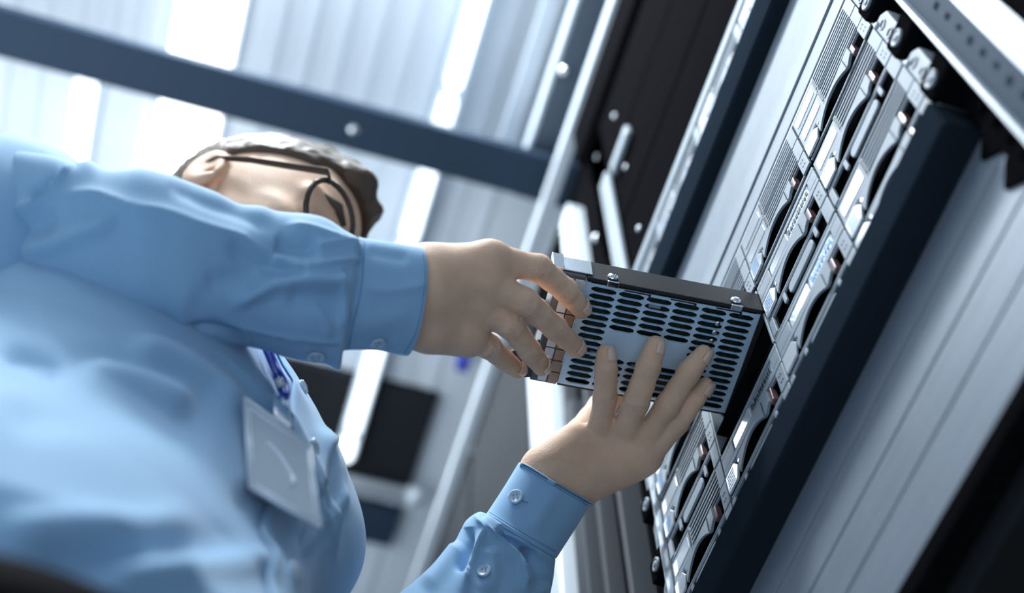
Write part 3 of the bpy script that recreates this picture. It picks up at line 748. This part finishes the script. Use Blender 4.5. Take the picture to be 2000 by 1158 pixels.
# ================================================================ clothes
def folds(V, N, ridges, gain=1.45):
    """V, N arrays; each ridge: (pixel polyline on the cloth, height, width in px, profile)"""
    px = proj(V); view_ = -V / np.linalg.norm(V, axis=1)[:, None]
    face = np.clip((N * view_).sum(1) * 3, 0, 1); disp = np.zeros(len(V))
    for pts, amp, wd, kind in ridges:
        p = cr(pts, 8 * len(pts)) if len(pts) > 2 else np.array(pts, float)
        L = np.concatenate([[0], np.cumsum(np.linalg.norm(np.diff(p, axis=0), axis=1))]); best = np.full(len(V), 1e9); sg = np.zeros(len(V)); tt = np.zeros(len(V))
        for i in range(len(p) - 1):
            a, b = p[i], p[i + 1]; ab = b - a; l2 = ab @ ab + 1e-9; h = np.clip((px - a) @ ab / l2, 0, 1); d = px - a - h[:, None] * ab
            r = np.linalg.norm(d, axis=1); m = r < best; best[m] = r[m]
            sg[m] = np.sign(ab[0] * d[m, 1] - ab[1] * d[m, 0]); tt[m] = (L[i] + h[m] * (L[i + 1] - L[i])) / L[-1]
        env = np.clip(np.minimum(tt, 1 - tt) * 6 + .12, 0, 1) * np.where((tt <= 0.0001) | (tt >= .9999), .12, 1)
        if kind == 'g': pr = np.exp(-(best / wd) ** 2)
        elif kind == 's': pr = np.exp(-best / wd)
        elif kind == 'l': pr = np.exp(-best / wd) * np.where(sg > 0, 1, np.exp(-best / (wd * .35)))   # soft on the lower side, sharp above
        elif kind == 'u': pr = np.exp(-best / wd) * np.where(sg < 0, 1, np.exp(-best / (wd * .35)))
        disp += amp * gain * env * pr
    return V + N * (disp * face)[:, None]
def tube_mesh(rings, closed_ends=False):
    n = len(rings[0]); V = np.concatenate(rings); Q = []
    for i in range(len(rings) - 1):
        for k in range(n): Q.append((i * n + k, i * n + (k + 1) % n, (i + 1) * n + (k + 1) % n, (i + 1) * n + k))
    return V, np.array(Q)
def outward(V, Q, C_):
    N = normals(V, Q); s_ = np.sign((N * (V - C_)).sum(1).mean()); return N * (s_ if s_ else 1)
def cloth(name, V, Q, parent, m=None, th=.0012):
    mb = MB(); mb.add(V.tolist(), Q.tolist()); o = mb.build(name, m or M_shirt, parent, smooth=True)
    sm = o.modifiers.new('thick', 'SOLIDIFY'); sm.thickness = th; sm.offset = -1; return o
def sleeve_rings(rows, nr, n, ratio, pinch=None):
    R_ = cr(rows, nr); rings = []; cen = []
    for r in R_:
        x1, y1, x2, y2, d = r[:5]; rt = ratio
        c = dep((x1 + x2) / 2, (y1 + y2) / 2, d); h = (dep(x1, y1, d) - dep(x2, y2, d)) / 2; cen.append((c, h))
    for i, (c, h) in enumerate(cen):
        ax = nrm(cen[min(i + 1, nr - 1)][0] - cen[max(i - 1, 0)][0]); vd = nrm(c); w = vd - h * (vd @ h) / (h @ h); w = nrm(w)
        dpt = w * np.linalg.norm(h) * (R_[i][5] if len(R_[i]) > 5 else ratio)
        ring = []
        for k in range(n):
            a = 2 * math.pi * k / n; ca, sa = math.cos(a), math.sin(a); e = .92
            ring.append(c + h * (abs(ca) ** e * np.sign(ca)) + dpt * (abs(sa) ** e * np.sign(sa)))
        rings.append(np.array(ring))
    return rings, np.array([c for c, h in cen])
# torso of the shirt
NT = 220; zs = np.linspace(.368, .957, 170); rings = []; cens = []
for z in zs:
    x, y, a, b = trow(z); ring = []
    for k in range(NT):
        t = 2 * math.pi * k / NT; tt = (t + math.pi) % (2 * math.pi) - math.pi
        bul = .008 * math.exp(-(tt / .5) ** 2) * math.exp(-((z - .83) / .05) ** 2) + .026 * math.exp(-((tt + .62) / .55) ** 2) * math.exp(-((z - .745) / .085) ** 2) + .012 * math.exp(-((tt - .7) / .5) ** 2) * math.exp(-((z - .76) / .08) ** 2)
        bul += .010 * math.exp(-((tt - 1.2) / .5) ** 2) * math.exp(-((z - .50) / .05) ** 2) + .006 * math.sin(3 * tt + 9 * z) * math.exp(-((z - .45) / .08) ** 2)
        e = 1.0; ca, sa = math.cos(t), math.sin(t)
        lf = 1 - .35 * min(1, max(0, (.80 - z) / .16)) if sa < 0 else 1
        bl = max(0, (.43 - z) / .07); pin = -.008 * max(0, bl) ** 2
        ring.append(np.array([x, y, z]) + fT * ((a + bul + pin) * np.sign(ca) * abs(ca) ** e) + rT * ((b * lf + bul + pin) * np.sign(sa) * abs(sa) ** e))
    rings.append(np.array(ring)); cens.append([x, y, z])
Vt, Qt = tube_mesh(rings); CT = np.repeat(np.array(cens), NT, 0); Nt = outward(Vt, Qt, CT)
Vt = folds(Vt, Nt, [
    ([(430, 690), (500, 770), (555, 850), (600, 940), (640, 1060)], .0035, 9, 'u'),
    ([(470, 690), (540, 790), (590, 880), (640, 1000), (655, 1120)], .0035, 8, 's'),
    ([(150, 715), (250, 735), (330, 765), (385, 790)], .006, 26, 'g'),
    ([(130, 690), (260, 705), (380, 745), (440, 800)], -.004, 24, 'g'),
    ([(250, 672), (340, 700), (420, 750), (470, 800)], .006, 22, 'g'),
    ([(0, 800), (140, 790), (280, 800), (420, 840)], -.004, 50, 'g'),
    ([(0, 1040), (140, 1030), (280, 1035), (380, 1010)], .005, 30, 'g'),
    ([(60, 1090), (200, 1080), (340, 1060), (470, 1070)], -.005, 34, 'g'),
    ([(200, 1120), (330, 1110), (470, 1100), (560, 1080)], .005, 24, 'g'),
    ([(560, 1158), (570, 1110), (600, 1060), (628, 1000)], .005, 10, 's'),
    ([(600, 1158), (612, 1100), (640, 1040), (640, 980)], .004, 9, 's'),
    ([(540, 720), (590, 780), (640, 860), (672, 940)], .005, 22, 'g'),
    ([(575, 730), (610, 800), (628, 850)], -.006, 18, 'g'),
    ([(622, 850), (650, 900), (662, 960), (668, 1000)], .007, 12, 'g'),
    ([(640, 870), (655, 930), (655, 990)], -.005, 10, 'g'),
    ([(470, 940), (520, 1010), (560, 1060), (580, 1120)], -.008, 26, 'g'),
    ([(0, 690), (60, 700), (120, 730)], -.005, 22, 'g')])
shirt = cloth('shirt', Vt, Qt, man)
from mathutils.bvhtree import BVHTree
bvh = BVHTree.FromPolygons([tuple(v) for v in Vt], [tuple(q) for q in Qt.tolist()])
def on_shirt(x, y, off=0.0, tree=None):
    r = nrm(ray(x, y)); h = (tree or bvh).ray_cast(Vector((0, 0, 0)), Vector(r))
    if h[0] is None: return None, None
    n = np.array(h[1]); n = n if n @ r < 0 else -n
    return np.array(h[0]) + n * off, n
# right sleeve
RS = [(-62, 372, -30, 520, 1.0), (-60, 335, -40, 560, .965), (-45, 312, -30, 592, .93), (-12, 300, 0, 612, .905), (30, 296, 40, 640, .885), (70, 300, 80, 662, .875), (108, 306, 115, 662, .868), (142, 317, 145, 662, .862), (175, 315, 178, 665, .858), (206, 331, 207, 669, .855), (243, 332, 243, 668, .855), (281, 329, 285, 668, .855), (320, 337, 325, 675, .858), (367, 355, 368, 686, .862), (423, 376, 414, 682, .868), (466, 398, 470, 676, .874), (510, 402, 515, 684, .880), (544, 413, 558, 698, .885), (604, 418, 597, 707, .890), (640, 428, 635, 712, .895), (674, 450, 652, 720, .898), (690, 459, 662, 723, .900), (697, 463, 666, 716, .901), (702, 470, 672, 684, .902), (720, 478, 692, 676, .905)]
rg, cn = sleeve_rings(RS, 230, 150, .78)
Vs, Qs = tube_mesh(rg); Ns = outward(Vs, Qs, np.repeat(cn, 150, 0))
Vs = folds(Vs, Ns, [
    ([(115, 380), (180, 386), (259, 408), (328, 423), (389, 446), (458, 466), (497, 484), (531, 500)], .0066, 22, 's'),
    ([(531, 500), (560, 515), (590, 520)], .004, 14, 's'),
    ([(330, 360), (400, 395), (470, 420), (540, 450)], -.0022, 18, 'g'),
    ([(535, 478), (585, 486), (622, 480)], -.0055, 17, 'g'),
    ([(440, 480), (500, 515), (550, 530), (600, 525)], -.0035, 14, 'g'),
    ([(575, 522), (640, 514), (705, 507)], .0042, 8, 's'),
    ([(560, 440), (620, 452), (680, 478), (704, 500)], .0036, 9, 's'),
    ([(600, 485), (650, 477), (702, 483)], .0028, 7, 's'),
    ([(450, 597), (500, 570), (548, 552), (620, 546), (690, 552)], .0050, 15, 'g'),
    ([(560, 575), (620, 585), (680, 600)], -.0035, 22, 'g'),
    ([(400, 555), (450, 545), (510, 535)], -.0025, 22, 'g'),
    ([(40, 486), (90, 480), (155, 458), (230, 430)], .0040, 17, 'g'),
    ([(20, 455), (60, 440), (110, 425)], -.0040, 20, 'g'),
    ([(28, 408), (65, 402), (98, 380), (125, 350), (142, 322)], .0058, 7, 's'),
    ([(55, 385), (85, 370), (110, 345)], -.0050, 9, 'g'),
    ([(0, 560), (50, 590), (100, 630), (150, 655)], .0050, 16, 'g'),
    ([(0, 610), (40, 640), (90, 662)], -.005, 12, 'g'),
    ([(360, 660), (380, 640), (420, 635), (465, 655), (490, 680)], -.0038, 10, 'g'),
    ([(362, 646), (396, 629), (470, 642), (540, 658), (600, 668), (668, 673)], .0022, 4, 'u'),
    ([(615, 592), (640, 630), (645, 660)], .0022, 5, 's'),
    ([(660, 520), (672, 580), (668, 640)], .0020, 8, 'g'),
    ([(230, 560), (300, 575), (380, 600)], .0018, 50, 'g'),
    ([(200, 620), (280, 630), (340, 640)], -.003, 22, 'g')])
sl = cloth('sleeve', Vs, Qs, shirt)
bvR = BVHTree.FromPolygons([tuple(v) for v in Vs], [tuple(q) for q in Qs.tolist()])
# right cuff
RC = [(700, 462, 668, 690, .902), (712, 465, 676, 684, .903), (765, 473, 734, 684, .910), (812, 481, 780, 693, .917), (822, 484, 792, 695, .919)]
def cuff(rows, ratio, bow, name_ridges):
    rg, cn = sleeve_rings(rows, 60, 130, ratio)
    ax = nrm(cn[-1] - cn[0])
    for i, r in enumerate(rg):                   # the open edge bows outward in the middle
        for k in range(len(r)):
            a = 2 * math.pi * k / len(r); s_ = math.sin(a); r[k] = r[k] - ax * (bow * s_ * (i / 59.0))
    V, Q = tube_mesh(rg); N = outward(V, Q, np.repeat(cn, 130, 0)); V = folds(V, N, name_ridges)
    return rg, V, Q
rg, Vc, Qc = cuff(RC, .80, .0085, [([(704, 470), (700, 560), (672, 675)], -.0015, 5, 's'), ([(700, 560), (760, 568), (836, 556)], .0018, 12, 's'), ([(690, 640), (740, 630), (800, 610)], .0012, 20, 'g'), ([(720, 490), (760, 500), (800, 505)], -.0012, 12, 'g')])
cf = cloth('cuff', Vc, Qc, shirt, th=.0024)
bvC = BVHTree.FromPolygons([tuple(v) for v in Vc], [tuple(q) for q in Qc.tolist()])
# left sleeve
LS = [(430, 1500, 640, 1700, .83), (520, 1400, 760, 1580, .85), (660, 1262, 880, 1440, .89), (740, 1190, 960, 1350, .93), (800, 1143, 1030, 1270, .96), (850, 1098, 1066, 1205, .98), (885, 1062, 1074, 1160, .99), (900, 1035, 1080, 1130, .995), (912, 1015, 1082, 1112, 1.0), (935, 1000, 1084, 1095, 1.0), (952, 1004, 1084, 1086, 1.002)]
rg, cn = sleeve_rings(LS, 160, 130, .80)
Vl, Ql = tube_mesh(rg); Nl = outward(Vl, Ql, np.repeat(cn, 130, 0))
Vl = folds(Vl, Nl, [
    ([(928, 1008), (945, 1035), (935, 1070), (915, 1110), (905, 1158)], .0060, 9, 's'),
    ([(950, 1012), (965, 1045), (1000, 1075), (1020, 1100), (1025, 1158)], .0055, 8, 's'),
    ([(915, 1030), (915, 1070), (900, 1120)], -.0060, 10, 'g'),
    ([(975, 1030), (1010, 1065), (1045, 1090)], -.0070, 12, 'g'),
    ([(1020, 1070), (1050, 1105), (1068, 1150)], -.0050, 14, 'g'),
    ([(900, 1060), (870, 1100), (830, 1150)], .0035, 16, 'g'),
    ([(955, 1070), (960, 1110), (950, 1158)], .0030, 16, 'g')])
cloth('sleeve', Vl, Ql, shirt)
bvL = BVHTree.FromPolygons([tuple(v) for v in Vl], [tuple(q) for q in Ql.tolist()])
LC = [(946, 1008, 1086, 1090, 1.000), (955, 996, 1094, 1078, 1.003), (985, 950, 1122, 1034, 1.012), (1010, 909, 1150, 990, 1.020), (1014, 903, 1154, 984, 1.021)]
rg, Vd, Qd = cuff(LC, .80, -.001, [([(948, 1000), (1010, 1040), (1084, 1080)], .0012, 4, 's'), ([(1090, 950), (1060, 1000), (1040, 1040)], .0015, 16, 'g')])
cloth('cuff', Vd, Qd, shirt, th=.0024)
bvD = BVHTree.FromPolygons([tuple(v) for v in Vd], [tuple(q) for q in Qd.tolist()])
M_btn = mat('clear_button', (.55, .72, .86), .15, trans=.25, coat=.6)
def button(x, y, tree, r=.0052):
    p, n = on_shirt(x, y, .0004, tree)
    if p is None: return
    b = MB().lathe(p, n, [(r * .55, 0), (r, .0006), (r * 1.02, .0018), (r * .86, .0026), (r * .72, .0019), (.0002, .0017)], 24).build('button', M_btn, shirt, smooth=True)
    s_ = nrm(np.cross(n, [0, 0, 1])); u = np.cross(n, s_); m = MB()
    for a, c in ((1, 1), (1, -1), (-1, 1), (-1, -1)): m.disc(p + (s_ * a + u * c) * r * .24 + n * .0017, n, r * .11, .0004, 8)
    m.build('button_holes', MATS['seam_blue'], b)
mat('seam_blue', (.10, .24, .42), .8)
button(738, 668, bvC); button(617, 695, bvR, .0060); button(1008, 972, bvD, .0058); button(947, 1117, bvL, .0052)
def seam(pts, tree, r=.0003, parent=None, name='seam', off=.0001, m=None):
    q = []
    for x, y in cr(pts, 10 * len(pts)):
        p, n = on_shirt(x, y, off, tree)
        if p is not None: q.append(p)
    if len(q) > 3: return MB().tube(q, r, 6).build(name, m or MATS['seam_blue'], parent or shirt, smooth=True)
seam([(712, 470), (706, 560), (688, 640), (680, 680)], bvC, .00035)
seam([(826, 492), (830, 550), (815, 640), (790, 690)], bvC, .00025)
seam([(362, 646), (396, 629), (470, 642), (540, 658), (600, 668), (664, 674)], bvR, .0003)
seam([(956, 1000), (1010, 1034), (1084, 1077)], bvD, .0003)
seam([(1017, 910), (1080, 948), (1146, 986)], bvD, .00022)
button_loop = seam([(1010, 973), (1020, 977), (1032, 981)], bvD, .0005)
# front placket and collar
def strip(t0, t1, z0, z1, off, name, parent, th=.0016):
    zz = np.linspace(z0, z1, 90); V = []; m = 9
    for z in zz:
        i = (z - zs[0]) / (zs[-1] - zs[0]) * (len(zs) - 1); i0 = min(int(i), len(zs) - 2); u = i - i0
        for k in range(m):
            t = t0 + (t1 - t0) * k / (m - 1); kk = (t % (2 * math.pi)) / (2 * math.pi) * NT; k0 = int(kk) % NT; k1 = (k0 + 1) % NT; w_ = kk - int(kk)
            G = Vt.reshape(len(zs), NT, 3); p = (G[i0, k0] * (1 - w_) + G[i0, k1] * w_) * (1 - u) + (G[i0 + 1, k0] * (1 - w_) + G[i0 + 1, k1] * w_) * u
            n = p - np.array(trow(z)[:2] + [z]); n[2] = 0; V.append(p + nrm(n) * off)
    Q = np.array([(i * m + k, i * m + k + 1, (i + 1) * m + k + 1, (i + 1) * m + k) for i in range(len(zz) - 1) for k in range(m - 1)])
    return cloth(name, np.array(V), Q, parent, th=th)
strip(-.13, .11, .372, .90, .0032, 'placket', shirt)
for z in (.44, .53, .62, .71, .80):
    x, y, a, b = trow(z); 
    h = bvh.ray_cast(Vector((x, y, z)), Vector(fT)); p = np.array(h[0]) + fT * .0034
    MB().lathe(p, fT, [(.003, 0), (.0055, .0006), (.0056, .0018), (.0045, .0024), (.0002, .0016)], 20).build('button', M_btn, shirt, smooth=True)
for sg in (-1, 1):                                # two collar wings folded down
    V = []; m = 14
    for i in range(m):
        u = i / (m - 1); t = sg * (.06 + u * 2.9)
        top = np.array([-.106, .617, .965]) + fT * .068 * math.cos(t) + rT * .068 * math.sin(t)
        tip = .055 * (1 - .5 * u); 
        for j in range(5):
            v = j / 4; V.append(top + np.array([0, 0, -tip * v]) + (fT * math.cos(t) + rT * math.sin(t)) * .016 * v ** .6)
    Q = np.array([(i * 5 + j, i * 5 + j + 1, (i + 1) * 5 + j + 1, (i + 1) * 5 + j) for i in range(m - 1) for j in range(4)])
    cloth('collar', np.array(V), Q, shirt, th=.002)
# shoulders and upper left sleeve
P = grid((-.36, .38, .52), (.16, .86, 1.0), .0058)
nb = np.array([-.104, .622, .885])
D = smin(sdf_cone(P, nb + rT * .03, shR + np.array([0, 0, -.008]), .066, .053), sdf_cone(P, nb - rT * .03, shL, .070, .062), .03)
D = smin(D, sdf_cone(P, shR - np.array([0, 0, .06]), shL - np.array([0, 0, .06]), .075, .075), .05)
D = smin(D, sdf_cone(P, shL, elL, .060, .053), .03)
D = smax(D, -sdf_cone(P, (-.104, .620, .93), (-.100, .618, 1.05), .060, .075), .006)
D = D + .0022 * noise3(P - nb.astype(np.float32), 55, 5)
vv, qq = nets(D, P); vv = relax(vv, qq, 2, .5); yk = MB(); yk.add(vv.tolist(), qq.tolist()); yk.build('yoke', M_shirt, shirt, smooth=True)
# trousers, belt, shoes
M_trs = mat('black_trousers', (.012, .012, .014), .85, spec=.1)
P = grid((-.36, .24, -CZ + .02), (.24, .84, .40), .009); D = None
for i, z in enumerate((.345, .30)):
    x, y, a, b = trow(z); d = sdf_ell(P, (x, y, z - .03), np.array([fT, rT, [0, 0, 1]]), (a - .003, b - .003, .14)); D = d if D is None else smin(D, d, .04)
for sg in (-1, 1):
    hip = np.array([-.05, .52, .26]) + rT * .088 * sg; kn = np.array([-.05, .52, .30]) + rT * .09 * sg + np.array([.03, 0, -.43]) + rT * .02 * sg; an = kn + np.array([-.02, 0, -.38])
    D = smin(D, sdf_cone(P, hip, kn, .095, .070), .04); D = smin(D, sdf_cone(P, kn, an, .068, .056), .02)
    f_ = nrm([.85, -.5, 0]); a0 = np.array([an[0], an[1], -CZ + .045])
    so_ = MB(); 
    Ps = grid(a0 - [.16, .16, .045], a0 + [.26, .16, .09], .005); ds = sdf_cone(Ps, a0 - f_ * .03, a0 + f_ * .15 - np.array([0, 0, .012]), .042, .030); ds = smin(ds, sdf_cone(Ps, a0, a0 + [0, 0, .06], .042, .046), .03); ds = smax(ds, (-CZ + .004) - Ps[..., 2], .004)
    vv, qq = nets(ds, Ps); so_.add(vv.tolist(), qq.tolist()); so_.build('shoe', M_black, man, smooth=True)
D = smax(D, P[..., 2] - .362, .004)
vv, qq = nets(D, P); vv = relax(vv, qq, 2, .5); tb = MB(); tb.add(vv.tolist(), qq.tolist()); tb.build('trousers', M_trs, man, smooth=True)
rings = []
for z in (.343, .347, .375, .380):
    x, y, a, b = trow(z); e = .0065 if .345 < z < .377 else .002
    rings.append(np.array([np.array([x, y, z]) + fT * (a + e) * np.sign(math.cos(t)) * abs(math.cos(t)) ** .9 + rT * (b + e) * np.sign(math.sin(t)) * abs(math.sin(t)) ** .9 for t in np.linspace(0, 2 * math.pi, 120, endpoint=False)]))
vv, qq = tube_mesh(rings); cloth('belt', vv, qq, man, mat('black_belt', (.006, .006, .007), .8, spec=.05), th=.003)
# ---- badge on its lanyard
bd = []
for x, y, off in ((476, 779, .016), (604, 873, .016), (624, 1034, .020), (485, 953, .020)):
    p, n = on_shirt(x, y); d = p @ RM[:, 2]; bd.append(d); print('badge depth', x, y, round(float(d), 3))
dA = min(bd[0] - .012, bd[1] - .012); dB = min(bd[2], bd[3]) - .012
c0, c1, c2, c3 = dep(476, 779, dA), dep(604, 873, dA), dep(624, 1034, dB), dep(485, 953, dB)
bu = nrm(c1 - c0); bn = nrm(np.cross(bu, c3 - c0)); bn = bn if bn @ c0 < 0 else -bn
BW = np.linalg.norm(c1 - c0); BH = np.linalg.norm(c3 - c0)
def bp(u, v, w=0): return c0 * (1 - u) * (1 - v) + c1 * u * (1 - v) + c2 * u * v + c3 * (1 - u) * v + bn * w
bt = thing('id_badge', bp(.5, .5), 'clear plastic badge holder hanging on the chest of the man', 'badge')
M_clear = mat('clear_vinyl', (.80, .88, .95), .22, trans=.55, ior=1.25, coat=.3, bump=.08, bscale=120)
M_card = mat('white_card', (.42, .55, .66), .4)
def bplate(u0, u1, v0, v1, w0, w1, name, m, bevel=.0008, r=.04):
    poly = rounded(u0, u1, v0, v1, r, 5); q = MB(); q.prism(poly, w0, w1, axis=2); q.xf(lambda p: bp(p[0], p[1], p[2])); return q.build(name, m, bt, bevel=bevel)
bplate(0, 1, 0, 1, -.0014, .0014, 'card_holder', M_clear)
bplate(.07, .93, .10, .94, -.0004, .0002, 'card', M_card, 0)
M_rim = mat('vinyl_rim', (.72, .84, .93), .2, coat=.5)
fr = MB()
for pts in ([(0, 0), (1, 0), (1, 1), (0, 1), (0, 0)], [(.06, .09), (.94, .09), (.94, .95), (.06, .95), (.06, .09)]):
    for a, b in zip(pts[:-1], pts[1:]): fr.tube([bp(a[0], a[1], .0012), bp(b[0], b[1], .0012)], .0009, 8)
fr.build('welded_rim', M_rim, bt, smooth=True)
ov = [bp(.30 + .34 * (k / 10), .40 + .20 * (k / 10) + .05 * math.sin(math.pi * k / 10) * -1, .0018) for k in range(11)] + [bp(.66, .66, .0018), bp(.60, .72, .0018)]
MB().tube(ov, .0016, 8).build('thumb_notch', M_rim, bt, smooth=True)
kx = MB().box(-.007, .007, -.0025, .0030, -.002, .019)
o_, _n = bp(.55, -.02, .002), bn
upb = nrm(c0 - c3)
def clipf(p): return o_ + bu * p[0] + bn * p[1] + upb * p[2]
kx.xf(clipf).build('clip', M_chrome, bt, bevel=.0015)
MB().tube([clipf((math.cos(a) * .005, 0, .020 + math.sin(a) * .006)) for a in np.linspace(0, 2 * math.pi, 17)], .0012, 8, cap=False).build('clip_ring', M_chrome, bt, smooth=True)
M_cord = mat('blue_cord', (.012, .055, .42), .6)
for k, pts in enumerate(([(497, 676), (512, 712), (525, 745), (540, 786)], [(512, 690), (530, 730), (545, 760), (546, 786)])):
    q = []
    for x, y in cr(pts, 20):
        p, n = on_shirt(x, y, .006); q.append(p if p is not None else dep(x, y, .95))
    q.append(clipf((0, 0, .024))); MB().tube(q, .0019, 8).build('lanyard_cord', M_cord, bt, smooth=True)
q = [on_shirt(524, 752, .0085)[0], on_shirt(532, 768, .0085)[0]]; MB().tube(q, .0030, 10).build('cord_ferrule', M_white, bt, smooth=True)

# small blue tag hung from the ceiling beyond the wrist
p = onZ(905, 712, 2.12)
tg = MB().box(p[0] - .012, p[0] + .012, p[1] - .016, p[1] + .016, 2.115, CEIL)
tag(tg.build('ceiling_sensor', mat('violet_blue', (.05, .07, .45), .5), bevel=.004), 'small blue sensor box on the ceiling just past the wrist', 'sensor')
